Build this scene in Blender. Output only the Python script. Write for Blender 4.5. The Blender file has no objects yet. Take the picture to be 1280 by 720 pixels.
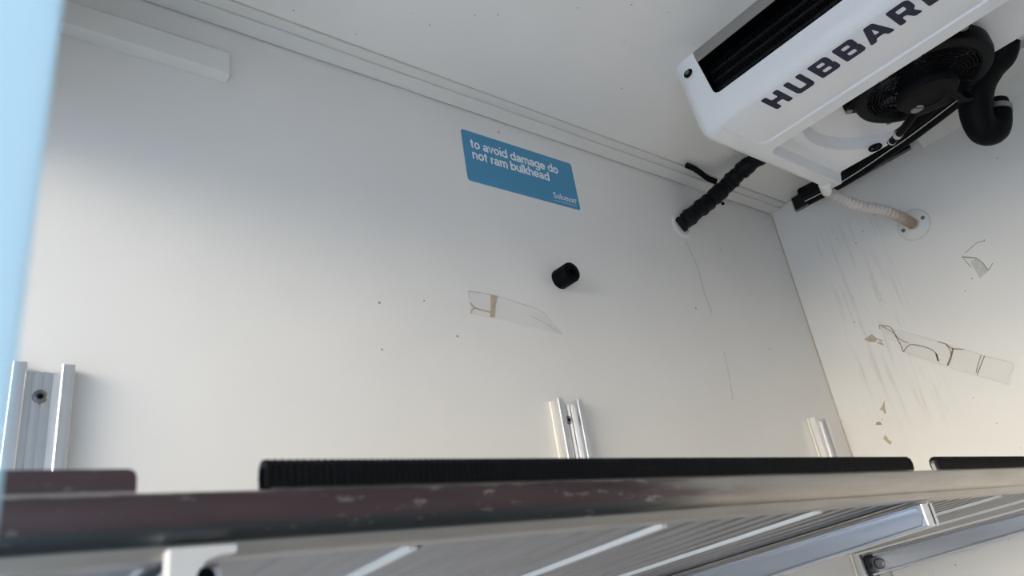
import bpy, bmesh, math, random
from mathutils import Vector, Matrix
random.seed(7)
S = bpy.context.scene
COL = S.collection
R = math.radians

# ------------------------------------------------------------------ camera
cam = bpy.data.cameras.new('camera')
co = bpy.data.objects.new('camera', cam); COL.objects.link(co)
rt = Vector((0.7881409672, -0.5974263323, -0.1480391613))
dn = Vector((0.1363788545, 0.4040485696, -0.9045139918))
fw = Vector((0.6001954880, 0.6926951211, 0.3999235493))
m = Matrix((rt, -dn, -fw)).transposed().to_4x4()
m.translation = Vector((-1.9029165699, -0.9702940359, -0.9645846477))
co.matrix_world = m
cam.sensor_width = 36.0
cam.lens = 25.768
cam.clip_start = 0.01
cam.clip_end = 200
cam.dof.use_dof = True
cam.dof.focus_distance = 1.45
cam.dof.aperture_fstop = 7.0
S.camera = co

# ------------------------------------------------------------------ light, world, exposure
w = bpy.data.worlds.new('sky'); S.world = w; w.use_nodes = True
nt = w.node_tree
bg = nt.nodes['Background']
# pale blue sky with a broad warm bright bank low on the horizon behind the open doorway
SKY = (0.72, 0.88, 1.15); GLOW = (16.8, 14.9, 12.1); GDIR = Vector((-0.94, -0.29, 0.14)).normalized(); GPOW = 18.0
def wn(kind, **k):
    n = nt.nodes.new(kind)
    for a, v in k.items(): setattr(n, a, v)
    return n
wtc = wn('ShaderNodeTexCoord')
wdot = wn('ShaderNodeVectorMath', operation='DOT_PRODUCT'); nt.links.new(wtc.outputs['Generated'], wdot.inputs[0]); wdot.inputs[1].default_value = GDIR
wmax = wn('ShaderNodeMath', operation='MAXIMUM'); nt.links.new(wdot.outputs['Value'], wmax.inputs[0]); wmax.inputs[1].default_value = 0.0
wpow = wn('ShaderNodeMath', operation='POWER'); nt.links.new(wmax.outputs[0], wpow.inputs[0]); wpow.inputs[1].default_value = GPOW
wsc = wn('ShaderNodeVectorMath', operation='SCALE'); wsc.inputs[0].default_value = GLOW; nt.links.new(wpow.outputs[0], wsc.inputs['Scale'])
wad = wn('ShaderNodeVectorMath', operation='ADD'); nt.links.new(wsc.outputs[0], wad.inputs[0]); wad.inputs[1].default_value = SKY
nt.links.new(wad.outputs[0], bg.inputs[0])
bg.inputs[1].default_value = 1.0
sun = bpy.data.lights.new('sun', 'SUN'); so = bpy.data.objects.new('sun', sun); COL.objects.link(so)
sun.energy = 11.0; sun.color = (0.93, 0.96, 1.0); sun.angle = R(0.6)
so.rotation_euler = Vector((-0.50, 0.30, -0.81)).to_track_quat('-Z', 'Y').to_euler()
S.view_settings.view_transform = 'Standard'
S.view_settings.look = 'None'
S.view_settings.gamma = 1.0
S.view_settings.use_curve_mapping = False
S.view_settings.exposure = 0.0

# ------------------------------------------------------------------ materials
def nodes(name):
    mt = bpy.data.materials.new(name); mt.use_nodes = True
    t = mt.node_tree
    return mt, t, t.nodes['Principled BSDF']

def N(t, kind, **kw):
    n = t.nodes.new(kind)
    for k, v in kw.items():
        if k in n.inputs: n.inputs[k].default_value = v
        else: setattr(n, k, v)
    return n

def simple(name, col, rough=0.5, metal=0.0, noise=0.08, scale=30.0, bump=0.0, bscale=200.0, spec=None):
    mt, t, b = nodes(name)
    tc = N(t, 'ShaderNodeTexCoord')
    nz = N(t, 'ShaderNodeTexNoise'); nz.inputs['Scale'].default_value = scale; nz.inputs['Detail'].default_value = 4
    t.links.new(tc.outputs['Object'], nz.inputs['Vector'])
    mx = N(t, 'ShaderNodeMix', data_type='RGBA')
    t.links.new(nz.outputs['Fac'], mx.inputs[0])
    mx.inputs[6].default_value = tuple(c * (1 - noise) for c in col) + (1,)
    mx.inputs[7].default_value = tuple(min(1, c * (1 + noise)) for c in col) + (1,)
    t.links.new(mx.outputs[2], b.inputs['Base Color'])
    b.inputs['Roughness'].default_value = rough
    b.inputs['Metallic'].default_value = metal
    if spec is not None: b.inputs['Specular IOR Level'].default_value = spec
    if bump:
        n2 = N(t, 'ShaderNodeTexNoise'); n2.inputs['Scale'].default_value = bscale
        t.links.new(tc.outputs['Object'], n2.inputs['Vector'])
        bp = N(t, 'ShaderNodeBump'); bp.inputs['Strength'].default_value = bump; bp.inputs['Distance'].default_value = 0.002
        t.links.new(n2.outputs['Fac'], bp.inputs['Height'])
        t.links.new(bp.outputs[0], b.inputs['Normal'])
    return mt

def panel(name, col, rough=0.35, specks=0.10, cell=38.0, dirt=(0.10, 0.085, 0.07), streak=None, grime=0.05):
    """off-white glass-fibre lining with tiny dirt specks, cloudy grime and (optionally) vertical streaks"""
    mt, t, b = nodes(name)
    L = t.links.new
    tc = N(t, 'ShaderNodeTexCoord')
    nz = N(t, 'ShaderNodeTexNoise'); nz.inputs['Scale'].default_value = 5; nz.inputs['Detail'].default_value = 5
    L(tc.outputs['Object'], nz.inputs['Vector'])
    m1 = N(t, 'ShaderNodeMix', data_type='RGBA')
    L(nz.outputs['Fac'], m1.inputs[0])
    m1.inputs[6].default_value = tuple(c * (1 - grime) for c in col) + (1,)
    m1.inputs[7].default_value = tuple(min(1, c * (1 + grime)) for c in col) + (1,)
    last = m1.outputs[2]
    # specks: small discs at random voronoi cell points, only in some cells, where a slow noise allows
    vo = N(t, 'ShaderNodeTexVoronoi'); vo.inputs['Scale'].default_value = cell
    L(tc.outputs['Object'], vo.inputs['Vector'])
    sep = N(t, 'ShaderNodeSeparateColor'); L(vo.outputs['Color'], sep.inputs[0])
    g = N(t, 'ShaderNodeMath', operation='LESS_THAN'); L(sep.outputs[0], g.inputs[0]); g.inputs[1].default_value = specks
    rad = N(t, 'ShaderNodeMath', operation='MULTIPLY_ADD'); L(sep.outputs[1], rad.inputs[0]); rad.inputs[1].default_value = 0.07; rad.inputs[2].default_value = 0.012
    d = N(t, 'ShaderNodeMath', operation='LESS_THAN'); L(vo.outputs['Distance'], d.inputs[0]); L(rad.outputs[0], d.inputs[1])
    mu = N(t, 'ShaderNodeMath', operation='MULTIPLY'); L(g.outputs[0], mu.inputs[0]); L(d.outputs[0], mu.inputs[1])
    al = N(t, 'ShaderNodeMath', operation='MULTIPLY'); L(mu.outputs[0], al.inputs[0]); al.inputs[1].default_value = 0.75
    m2 = N(t, 'ShaderNodeMix', data_type='RGBA'); L(al.outputs[0], m2.inputs[0]); L(last, m2.inputs[6])
    m2.inputs[7].default_value = dirt + (1,)
    last = m2.outputs[2]
    if streak:
        # vertical runs of dirt inside a band lo..hi along one axis, below a height
        ax, lo, hi, zt, zb, amt = streak
        mp = N(t, 'ShaderNodeMapping'); mp.inputs['Scale'].default_value = (75, 75, 5)
        L(tc.outputs['Object'], mp.inputs['Vector'])
        sn = N(t, 'ShaderNodeTexNoise'); sn.inputs['Scale'].default_value = 1.0; sn.inputs['Detail'].default_value = 6; sn.inputs['Roughness'].default_value = 0.65
        L(mp.outputs[0], sn.inputs['Vector'])
        rr = N(t, 'ShaderNodeMapRange'); L(sn.outputs['Fac'], rr.inputs[0]); rr.inputs[1].default_value = 0.52; rr.inputs[2].default_value = 0.72
        sx = N(t, 'ShaderNodeSeparateXYZ'); L(tc.outputs['Object'], sx.inputs[0])
        def ramp(out, a, c):
            r_ = N(t, 'ShaderNodeMapRange', interpolation_type='SMOOTHSTEP'); L(out, r_.inputs[0])
            r_.inputs[1].default_value = a; r_.inputs[2].default_value = c
            return r_.outputs[0]
        q = [ramp(sx.outputs[ax], lo, lo + 0.05), ramp(sx.outputs[ax], hi, hi - 0.05), ramp(sx.outputs[2], zt, zt - 0.05), ramp(sx.outputs[2], zb, zb + 0.12)]
        cur = rr.outputs[0]
        for o_ in q:
            mm = N(t, 'ShaderNodeMath', operation='MULTIPLY'); L(cur, mm.inputs[0]); L(o_, mm.inputs[1]); cur = mm.outputs[0]
        mm = N(t, 'ShaderNodeMath', operation='MULTIPLY'); L(cur, mm.inputs[0]); mm.inputs[1].default_value = amt
        m3 = N(t, 'ShaderNodeMix', data_type='RGBA'); L(mm.outputs[0], m3.inputs[0]); L(last, m3.inputs[6])
        m3.inputs[7].default_value = (0.30, 0.26, 0.19, 1)
        last = m3.outputs[2]
    L(last, b.inputs['Base Color'])
    b.inputs['Roughness'].default_value = rough
    n2 = N(t, 'ShaderNodeTexNoise'); n2.inputs['Scale'].default_value = 12; n2.inputs['Detail'].default_value = 3
    L(tc.outputs['Object'], n2.inputs['Vector'])
    bp = N(t, 'ShaderNodeBump'); bp.inputs['Strength'].default_value = 0.06; bp.inputs['Distance'].default_value = 0.01
    L(n2.outputs['Fac'], bp.inputs['Height']); L(bp.outputs[0], b.inputs['Normal'])
    return mt

def metal(name, col, rough, along=0, streak=0.25, aniso_scale=140.0):
    """drawn aluminium: fine lines running along one axis"""
    mt, t, b = nodes(name); L = t.links.new
    tc = N(t, 'ShaderNodeTexCoord')
    mp = N(t, 'ShaderNodeMapping'); sc = [aniso_scale] * 3; sc[along] = 1.6
    mp.inputs['Scale'].default_value = sc
    L(tc.outputs['Object'], mp.inputs['Vector'])
    nz = N(t, 'ShaderNodeTexNoise'); nz.inputs['Scale'].default_value = 1; nz.inputs['Detail'].default_value = 5
    L(mp.outputs[0], nz.inputs['Vector'])
    mx = N(t, 'ShaderNodeMix', data_type='RGBA'); L(nz.outputs['Fac'], mx.inputs[0])
    mx.inputs[6].default_value = tuple(c * (1 - streak) for c in col) + (1,)
    mx.inputs[7].default_value = tuple(min(1, c * (1 + streak)) for c in col) + (1,)
    L(mx.outputs[2], b.inputs['Base Color'])
    b.inputs['Metallic'].default_value = 1.0
    rm = N(t, 'ShaderNodeMapRange'); L(nz.outputs['Fac'], rm.inputs[0]); rm.inputs[3].default_value = rough * 0.8; rm.inputs[4].default_value = rough * 1.25
    L(rm.outputs[0], b.inputs['Roughness'])
    bp = N(t, 'ShaderNodeBump'); bp.inputs['Strength'].default_value = 0.08; bp.inputs['Distance'].default_value = 0.001
    L(nz.outputs['Fac'], bp.inputs['Height']); L(bp.outputs[0], b.inputs['Normal'])
    return mt

def bar_metal(name):
    """aluminium bar: maroon and grey-blue reflection painted into the left length, bare and scuffed to the right, pale scratches"""
    mt, t, b = nodes(name); L = t.links.new
    tc = N(t, 'ShaderNodeTexCoord')
    sx = N(t, 'ShaderNodeSeparateXYZ'); L(tc.outputs['Object'], sx.inputs[0])
    mp = N(t, 'ShaderNodeMapping'); mp.inputs['Scale'].default_value = (9, 60, 90); L(tc.outputs['Object'], mp.inputs['Vector'])
    nz = N(t, 'ShaderNodeTexNoise'); nz.inputs['Scale'].default_value = 1; nz.inputs['Detail'].default_value = 6; L(mp.outputs[0], nz.inputs['Vector'])
    # painted reflection's edge: fades out around x = -1.45 with a ragged boundary
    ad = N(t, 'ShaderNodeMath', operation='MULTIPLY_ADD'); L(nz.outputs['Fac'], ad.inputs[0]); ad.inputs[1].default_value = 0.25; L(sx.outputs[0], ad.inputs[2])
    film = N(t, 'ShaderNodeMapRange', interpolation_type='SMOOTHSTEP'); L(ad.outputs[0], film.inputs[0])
    film.inputs[1].default_value = -0.26; film.inputs[2].default_value = -0.42  # mask of the painted reflection, not a coating
    # scratches
    m2 = N(t, 'ShaderNodeMapping'); m2.inputs['Scale'].default_value = (40, 150, 170); L(tc.outputs['Object'], m2.inputs['Vector'])
    n2 = N(t, 'ShaderNodeTexNoise'); n2.inputs['Scale'].default_value = 1; n2.inputs['Detail'].default_value = 7; n2.inputs['Roughness'].default_value = 0.7; L(m2.outputs[0], n2.inputs['Vector'])
    scr = N(t, 'ShaderNodeMapRange'); L(n2.outputs['Fac'], scr.inputs[0]); scr.inputs[1].default_value = 0.60; scr.inputs[2].default_value = 0.65
    inv = N(t, 'ShaderNodeMath', operation='SUBTRACT'); inv.inputs[0].default_value = 1.0; L(scr.outputs[0], inv.inputs[1])
    fm0 = N(t, 'ShaderNodeMath', operation='MULTIPLY'); L(film.outputs[0], fm0.inputs[0]); L(inv.outputs[0], fm0.inputs[1])
    # painted reflection left out along the top arris
    zz = N(t, 'ShaderNodeMath', operation='MULTIPLY_ADD'); L(n2.outputs['Fac'], zz.inputs[0]); zz.inputs[1].default_value = 0.004; L(sx.outputs[2], zz.inputs[2])
    ar = N(t, 'ShaderNodeMapRange'); L(zz.outputs[0], ar.inputs[0]); ar.inputs[1].default_value = 0.0786; ar.inputs[2].default_value = 0.0776
    up = N(t, 'ShaderNodeMath', operation='GREATER_THAN'); L(sx.outputs[2], up.inputs[0]); up.inputs[1].default_value = 0.0785
    arr0 = N(t, 'ShaderNodeMath', operation='MAXIMUM'); L(ar.outputs[0], arr0.inputs[0]); L(up.outputs[0], arr0.inputs[1])
    low = N(t, 'ShaderNodeMapRange', interpolation_type='SMOOTHSTEP'); L(sx.outputs[2], low.inputs[0]); low.inputs[1].default_value = 0.0575; low.inputs[2].default_value = 0.0630
    lipm = N(t, 'ShaderNodeMapRange'); L(sx.outputs[2], lipm.inputs[0]); lipm.inputs[1].default_value = 0.0518; lipm.inputs[2].default_value = 0.0530
    arr = N(t, 'ShaderNodeMath', operation='MULTIPLY'); L(arr0.outputs[0], arr.inputs[0]); L(lipm.outputs[0], arr.inputs[1])
    fm = N(t, 'ShaderNodeMath', operation='MULTIPLY'); L(fm0.outputs[0], fm.inputs[0]); L(arr.outputs[0], fm.inputs[1])
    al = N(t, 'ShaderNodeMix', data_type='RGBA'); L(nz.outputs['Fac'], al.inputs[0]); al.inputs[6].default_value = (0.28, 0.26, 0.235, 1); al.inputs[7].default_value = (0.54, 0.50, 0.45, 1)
    mr = N(t, 'ShaderNodeMix', data_type='RGBA'); L(nz.outputs['Fac'], mr.inputs[0]); mr.inputs[6].default_value = (0.078, 0.048, 0.053, 1); mr.inputs[7].default_value = (0.17, 0.125, 0.13, 1)  # dark maroon surroundings mirrored in the bar, put into its colour
    lc = N(t, 'ShaderNodeMix', data_type='RGBA'); L(low.outputs[0], lc.inputs[0]); lc.inputs[6].default_value = (0.13, 0.145, 0.155, 1); L(mr.outputs[2], lc.inputs[7])  # grey-blue reflection painted into the belly
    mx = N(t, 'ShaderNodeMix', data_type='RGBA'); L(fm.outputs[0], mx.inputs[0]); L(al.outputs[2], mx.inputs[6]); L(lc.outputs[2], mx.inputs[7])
    L(mx.outputs[2], b.inputs['Base Color'])
    b.inputs['Metallic'].default_value = 0.9
    b.inputs['Roughness'].default_value = 0.36
    bp = N(t, 'ShaderNodeBump'); bp.inputs['Strength'].default_value = 0.12; bp.inputs['Distance'].default_value = 0.001
    L(n2.outputs['Fac'], bp.inputs['Height']); L(bp.outputs[0], b.inputs['Normal'])
    return mt

M = {}
M['wall'] = panel('white_lining_wall', (0.77, 0.755, 0.73), 0.33, specks=0.10, cell=34)
M['wall_b'] = panel('white_lining_bulkhead', (0.76, 0.755, 0.73), 0.40, specks=0.22, cell=40, streak=(1, -0.30, -0.06, -0.10, -0.75, 0.32), grime=0.06)
M['ceil'] = panel('white_lining_ceiling', (0.80, 0.79, 0.765), 0.42, specks=0.30, cell=50, grime=0.04)
M['floor'] = simple('floor_grey_resin', (0.11, 0.105, 0.10), 0.6, noise=0.12, scale=20)
M['ground'] = simple('pale_yard_concrete', (0.38, 0.42, 0.47), 0.85, noise=0.12, scale=3)
M['trim'] = simple('off_white_trim_plastic', (0.72, 0.72, 0.69), 0.35, noise=0.03)
mt, t, b = nodes('pale_blue_translucent_pvc')
tb_ = N(t, 'ShaderNodeBsdfTranslucent'); tb_.inputs[0].default_value = (0.70, 0.90, 0.98, 1)
b.inputs['Base Color'].default_value = (0.72, 0.88, 0.97, 1); b.inputs['Roughness'].default_value = 0.3
ms_ = N(t, 'ShaderNodeMixShader'); ms_.inputs[0].default_value = 0.65
t.links.new(b.outputs[0], ms_.inputs[1]); t.links.new(tb_.outputs[0], ms_.inputs[2])
t.links.new(ms_.outputs[0], t.nodes['Material Output'].inputs[0])
M['post'] = mt
M['sheet'] = simple('pale_bounce_sheet', (0.78, 0.76, 0.72), 0.55, noise=0.06, scale=12)
M['strip'] = simple('white_joint_strip', (0.88, 0.86, 0.80), 0.4, noise=0.03)
M['plate'] = simple('pale_painted_plate', (0.66, 0.63, 0.60), 0.5, noise=0.05)
M['seal'] = simple('tan_sealant', (0.54, 0.48, 0.39), 0.6, noise=0.3, scale=60)
M['alu'] = metal('drawn_aluminium_vertical', (0.72, 0.72, 0.73), 0.34, along=2)
M['alu_y'] = metal('drawn_aluminium_lengthwise', (0.40, 0.40, 0.41), 0.46, along=1, streak=0.35)
M['alu_arm'] = metal('drawn_aluminium_arm', (0.60, 0.63, 0.68), 0.30, along=1, streak=0.12)
M['steel'] = simple('dull_steel', (0.23, 0.225, 0.22), 0.42, metal=1.0, noise=0.2, scale=80)
M['darksteel'] = simple('dark_dirty_steel', (0.02, 0.02, 0.02), 0.45, metal=0.6, noise=0.5, scale=60)
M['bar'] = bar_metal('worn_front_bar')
M['rubber'] = simple('black_ribbed_rubber', (0.004, 0.0042, 0.005), 0.6, noise=0.25, scale=80, bump=0.3, spec=0.09)
M['black'] = simple('black_plastic', (0.003, 0.0034, 0.0045), 0.40, noise=0.2, scale=60, spec=0.06)
M['foam'] = simple('black_pipe_insulation', (0.0045, 0.005, 0.006), 0.5, noise=0.35, scale=70, bump=0.5, bscale=120, spec=0.08)
M['tape'] = simple('black_wrapping_tape', (0.006, 0.0065, 0.009), 0.42, noise=0.4, scale=40, bump=0.9, bscale=70, spec=0.14)
M['abs'] = simple('white_moulded_abs', (0.80, 0.81, 0.82), 0.28, noise=0.015, scale=8)
M['tray'] = simple('white_drain_tray_abs', (0.79, 0.78, 0.77), 0.32, noise=0.02, scale=8)
M['navy'] = simple('navy_lettering', (0.010, 0.012, 0.042), 0.40, noise=0.05, spec=0.2)
M['coilcase'] = simple('grey_coil_casing', (0.34, 0.33, 0.31), 0.4, metal=0.7, noise=0.06, scale=20)
M['fins'] = simple('dark_coil_fins', (0.006, 0.0065, 0.008), 0.5, noise=0.3, scale=90, spec=0.15)
M['sign'] = simple('blue_sticker', (0.055, 0.265, 0.46), 0.35, noise=0.02)
M['white'] = simple('white_print', (0.80, 0.82, 0.84), 0.4, noise=0.02)
M['cream'] = simple('cream_filler', (0.78, 0.75, 0.67), 0.6, noise=0.08)
M['hose'] = simple('off_white_ribbed_hose', (0.66, 0.61, 0.57), 0.42, noise=0.1, scale=20)
M['rust'] = simple('rust_stain', (0.28, 0.15, 0.07), 0.7, noise=0.3, scale=90)
M['brown'] = simple('brown_adhesive', (0.25, 0.165, 0.10), 0.6, noise=0.35, scale=120)
M['tan'] = simple('tan_adhesive', (0.46, 0.38, 0.29), 0.6, noise=0.3, scale=150)
M['greyscuff'] = simple('grey_scuff', (0.30, 0.30, 0.29), 0.6, noise=0.3, scale=150)
M['pale'] = simple('faint_grey_outline', (0.58, 0.565, 0.54), 0.5, noise=0.2, scale=150)
mt, t, b = nodes('clear_tape_film'); b.inputs['Base Color'].default_value = (0.82, 0.80, 0.76, 1); b.inputs['Roughness'].default_value = 0.2; b.inputs['Alpha'].default_value = 0.05
M['film'] = mt

def hose_mat():
    """ribbed hose, clean near the tray and rust-stained towards the wall flange"""
    mt, t, b = nodes('ribbed_hose_rusting_at_wall'); L = t.links.new
    tc = N(t, 'ShaderNodeTexCoord'); sx = N(t, 'ShaderNodeSeparateXYZ'); L(tc.outputs['Object'], sx.inputs[0])
    nz = N(t, 'ShaderNodeTexNoise'); nz.inputs['Scale'].default_value = 60; L(tc.outputs['Object'], nz.inputs['Vector'])
    ad = N(t, 'ShaderNodeMath', operation='MULTIPLY_ADD'); L(nz.outputs['Fac'], ad.inputs[0]); ad.inputs[1].default_value = 0.05; L(sx.outputs[0], ad.inputs[2])
    mr = N(t, 'ShaderNodeMapRange'); L(ad.outputs[0], mr.inputs[0]); mr.inputs[1].default_value = -0.09; mr.inputs[2].default_value = 0.03
    mx = N(t, 'ShaderNodeMix', data_type='RGBA'); L(mr.outputs[0], mx.inputs[0])
    mx.inputs[6].default_value = (0.62, 0.57, 0.54, 1); mx.inputs[7].default_value = (0.42, 0.30, 0.19, 1)
    L(mx.outputs[2], b.inputs['Base Color']); b.inputs['Roughness'].default_value = 0.45
    return mt
M['hose2'] = hose_mat()

# ------------------------------------------------------------------ geometry helpers
class MB:
    def __init__(s): s.v = []; s.f = []
    def add(s, vs, fs):
        o = len(s.v); s.v += [Vector(p) for p in vs]; s.f += [tuple(i + o for i in f) for f in fs]; return s
    def box(s, x0, x1, y0, y1, z0, z1):
        vs = [(x, y, z) for x in (x0, x1) for y in (y0, y1) for z in (z0, z1)]
        return s.add(vs, [(0, 1, 3, 2), (4, 6, 7, 5), (0, 4, 5, 1), (2, 3, 7, 6), (0, 2, 6, 4), (1, 5, 7, 3)])
    def loft(s, loops, cap=True, closed=True):
        n = len(loops[0]); vs = [p for l in loops for p in l]; fs = []
        for i in range(len(loops) - 1):
            for j in range(n if closed else n - 1):
                k = (j + 1) % n
                fs.append((i * n + j, i * n + k, (i + 1) * n + k, (i + 1) * n + j))
        if cap:
            fs.append(tuple(range(n))[::-1]); fs.append(tuple((len(loops) - 1) * n + j for j in range(n)))
        return s.add(vs, fs)
    def extrude(s, poly, fn, a, b_):
        """poly: list of 2-D points; fn(u, v, t) -> 3-D"""
        return s.loft([[fn(u, v, a) for u, v in poly], [fn(u, v, b_) for u, v in poly]])
    def tube(s, pts, r, n=12, caps=True, rfun=None):
        pts = [Vector(p) for p in pts]; loops = []
        up = None
        for i, p in enumerate(pts):
            tdir = (pts[min(i + 1, len(pts) - 1)] - pts[max(i - 1, 0)]).normalized()
            if up is None:
                up = tdir.orthogonal().normalized()
            up = (up - tdir * up.dot(tdir)).normalized()
            sd = tdir.cross(up)
            rr = rfun(i / (len(pts) - 1)) if rfun else (r[i] if isinstance(r, (list, tuple)) else r)
            loops.append([p + (up * math.cos(2 * math.pi * k / n) + sd * math.sin(2 * math.pi * k / n)) * rr for k in range(n)])
        return s.loft(loops, cap=caps)
    def ring(s, c, ax, R_, r, n=40, m_=8):
        """torus about axis ax"""
        ax = Vector(ax).normalized(); u = ax.orthogonal().normalized(); v = ax.cross(u); c = Vector(c)
        vs = []; fs = []
        for i in range(n):
            a = 2 * math.pi * i / n; d = u * math.cos(a) + v * math.sin(a)
            for j in range(m_):
                b_ = 2 * math.pi * j / m_
                vs.append(c + d * (R_ + r * math.cos(b_)) + ax * r * math.sin(b_))
        for i in range(n):
            for j in range(m_):
                i2 = (i + 1) % n; j2 = (j + 1) % m_
                fs.append((i * m_ + j, i2 * m_ + j, i2 * m_ + j2, i * m_ + j2))
        return s.add(vs, fs)
    def lathe(s, c, ax, prof, n=32):
        """prof: (radius, height) pairs along axis; closed with caps"""
        ax = Vector(ax).normalized(); u = ax.orthogonal().normalized(); v = ax.cross(u); c = Vector(c)
        loops = [[c + ax * h + (u * math.cos(2 * math.pi * k / n) + v * math.sin(2 * math.pi * k / n)) * r for k in range(n)] for r, h in prof]
        return s.loft(loops)
    def build(s, name, mat, parent=None, smooth=False, bevel=0.0, seg=2):
        me = bpy.data.meshes.new(name)
        off = parent_origin(parent)
        me.from_pydata([p - off for p in s.v], [], s.f)
        bm = bmesh.new(); bm.from_mesh(me)
        bmesh.ops.recalc_face_normals(bm, faces=bm.faces)
        if bevel:
            es = [e for e in bm.edges if len(e.link_faces) == 2 and e.calc_face_angle(0) > 0.5]
            bmesh.ops.bevel(bm, geom=es, offset=bevel, segments=seg, affect='EDGES', profile=0.5, clamp_overlap=True)
        bm.to_mesh(me); bm.free()
        return link(name, me, mat, parent, smooth)

ORG = {}
def parent_origin(p):
    return ORG[p.name] if p is not None else Vector((0, 0, 0))

def link(name, me, mat, parent=None, smooth=False):
    o = bpy.data.objects.new(name, me); COL.objects.link(o)
    if mat is not None:
        me.materials.clear(); me.materials.append(M[mat] if isinstance(mat, str) else mat)
    if parent is not None: o.parent = parent
    ORG[o.name] = parent_origin(parent)
    if smooth:
        me.shade_smooth()
        try: me.set_sharp_from_angle(angle=R(38))
        except Exception: pass
    return o

def tag(o, label, cat, group=None):
    o['label'] = label; o['category'] = cat
    if group: o['group'] = group
    return o

def thing(name, loc, label, cat, group=None):
    o = bpy.data.objects.new(name, None); COL.objects.link(o)
    o.location = loc; o.empty_display_size = 0.05
    ORG[o.name] = Vector(loc)
    return tag(o, label, cat, group)

def struct(name, mb, mat, parent=None, **k):
    o = mb.build(name, mat, parent, **k); o['kind'] = 'structure'; return o

def spline(pts, n):
    """Catmull-Rom through pts"""
    P = [Vector(p) for p in pts]; P = [2 * P[0] - P[1]] + P + [2 * P[-1] - P[-2]]
    out = []
    segs = len(P) - 3
    for i in range(n):
        t = i / (n - 1) * segs; k = min(int(t), segs - 1); u = t - k
        a, b_, c, d = P[k:k + 4]
        out.append(0.5 * ((2 * b_) + (c - a) * u + (2 * a - 5 * b_ + 4 * c - d) * u * u + (3 * b_ - a - 3 * c + d) * u ** 3))
    return out

def rrect(x0, x1, y0, y1, r, z, k=6):
    """rounded rectangle loop, counter-clockwise, 4*(k+1) points; r a number or one per corner (x1y1, x0y1, x0y0, x1y0)"""
    rs = r if isinstance(r, (list, tuple)) else (r,) * 4
    out = []
    for (cx, cy, a0), q in zip(((x1, y1, 0), (x0, y1, 90), (x0, y0, 180), (x1, y0, 270)), rs):
        sx = -1 if cx == x1 else 1; sy = -1 if cy == y1 else 1
        for i in range(k + 1):
            a = R(a0 + 90 * i / k)
            out.append((cx + sx * q + q * math.cos(a), cy + sy * q + q * math.sin(a), z))
    return out

def solid(mb):
    me = bpy.data.meshes.new('tmp'); me.from_pydata(mb.v, [], mb.f)
    bm = bmesh.new(); bm.from_mesh(me); bmesh.ops.recalc_face_normals(bm, faces=bm.faces); bm.to_mesh(me); bm.free()
    o = bpy.data.objects.new('tmp', me); COL.objects.link(o); return o

def carve(base, cutters, off):
    """boolean difference, returned as a mesh moved by -off"""
    bo = solid(base); cs = []
    for c in cutters:
        k = solid(c); cs.append(k)
        md = bo.modifiers.new('b', 'BOOLEAN'); md.operation = 'DIFFERENCE'; md.solver = 'EXACT'; md.object = k
    bpy.context.view_layer.update()
    dg = bpy.context.evaluated_depsgraph_get()
    me = bpy.data.meshes.new_from_object(bo.evaluated_get(dg))
    for k in cs + [bo]: bpy.data.objects.remove(k, do_unlink=True)
    me.transform(Matrix.Translation(-off))
    return me

def text_mesh(body, size, bold=0.0, align='LEFT', depth=0.0003, spacing=1.0):
    cu = bpy.data.curves.new('txt', 'FONT'); cu.body = body; cu.size = size; cu.offset = bold; cu.align_x = align
    cu.space_character = spacing; cu.extrude = depth; cu.resolution_u = 4
    o = bpy.data.objects.new('txt', cu); COL.objects.link(o)
    bpy.context.view_layer.update()
    me = bpy.data.meshes.new_from_object(o.evaluated_get(bpy.context.evaluated_depsgraph_get()))
    bpy.data.objects.remove(o, do_unlink=True); bpy.data.curves.remove(cu)
    return me

# ================================================================== the setting
CZ = 0.010           # ceiling height (0 = top of the lining under the edge trim)
FZ = -1.86
XO = -1.955          # the doorway
HZ = -0.31           # its header
YC = -1.95
T = 0.05
struct('wall_left', MB().box(XO, 0.0, 0.0, T, FZ - 0.05, CZ + 0.05), 'wall')
struct('wall_front', MB().box(0.0, T, YC, T, FZ - 0.05, CZ + 0.05), 'wall_b')
struct('wall_right', MB().box(XO, 0.0, YC - T, YC, FZ - 0.05, CZ + 0.05), 'wall')
struct('ceiling', MB().box(XO, 0.0, YC, 0.0, CZ, CZ + 0.05), 'ceil')
struct('wall_back', MB().box(XO - T, XO, YC, T, HZ, CZ + 0.05), 'wall')
struct('floor', MB().box(XO, 0.0, YC, 0.0, FZ - 0.05, FZ), 'floor')
struct('ground', MB().box(-40, 30, -30, 30, -2.75, -2.70), 'ground')

# edge trim between left wall and ceiling: wide lower strip, groove, narrower upper strip
prof = [(0, 0.0055), (-0.0022, 0.0055), (-0.0022, -0.0012), (-0.0032, -0.0020), (-0.0322, 0.0012), (-0.0332, 0.0022), (-0.0336, 0.0066), (-0.0352, 0.0066), (-0.0356, 0.0046), (-0.0535, 0.0046), (-0.0545, 0.0058), (-0.0545, CZ), (0, CZ)]
struct('trim_1', MB().extrude(prof, lambda u, v, t: (t, u, v), XO, 0.0), 'trim')
# coving between front wall and ceiling, from behind the cooling unit outwards
prof = [(0, -0.048), (-0.004, -0.048), (-0.033, -0.016), (-0.036, -0.013), (-0.118, -0.006), (-0.118, CZ), (0, CZ)]
struct('trim_2', MB().extrude(prof, lambda u, v, t: (u, t, v), -0.447, YC), 'trim')
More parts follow.
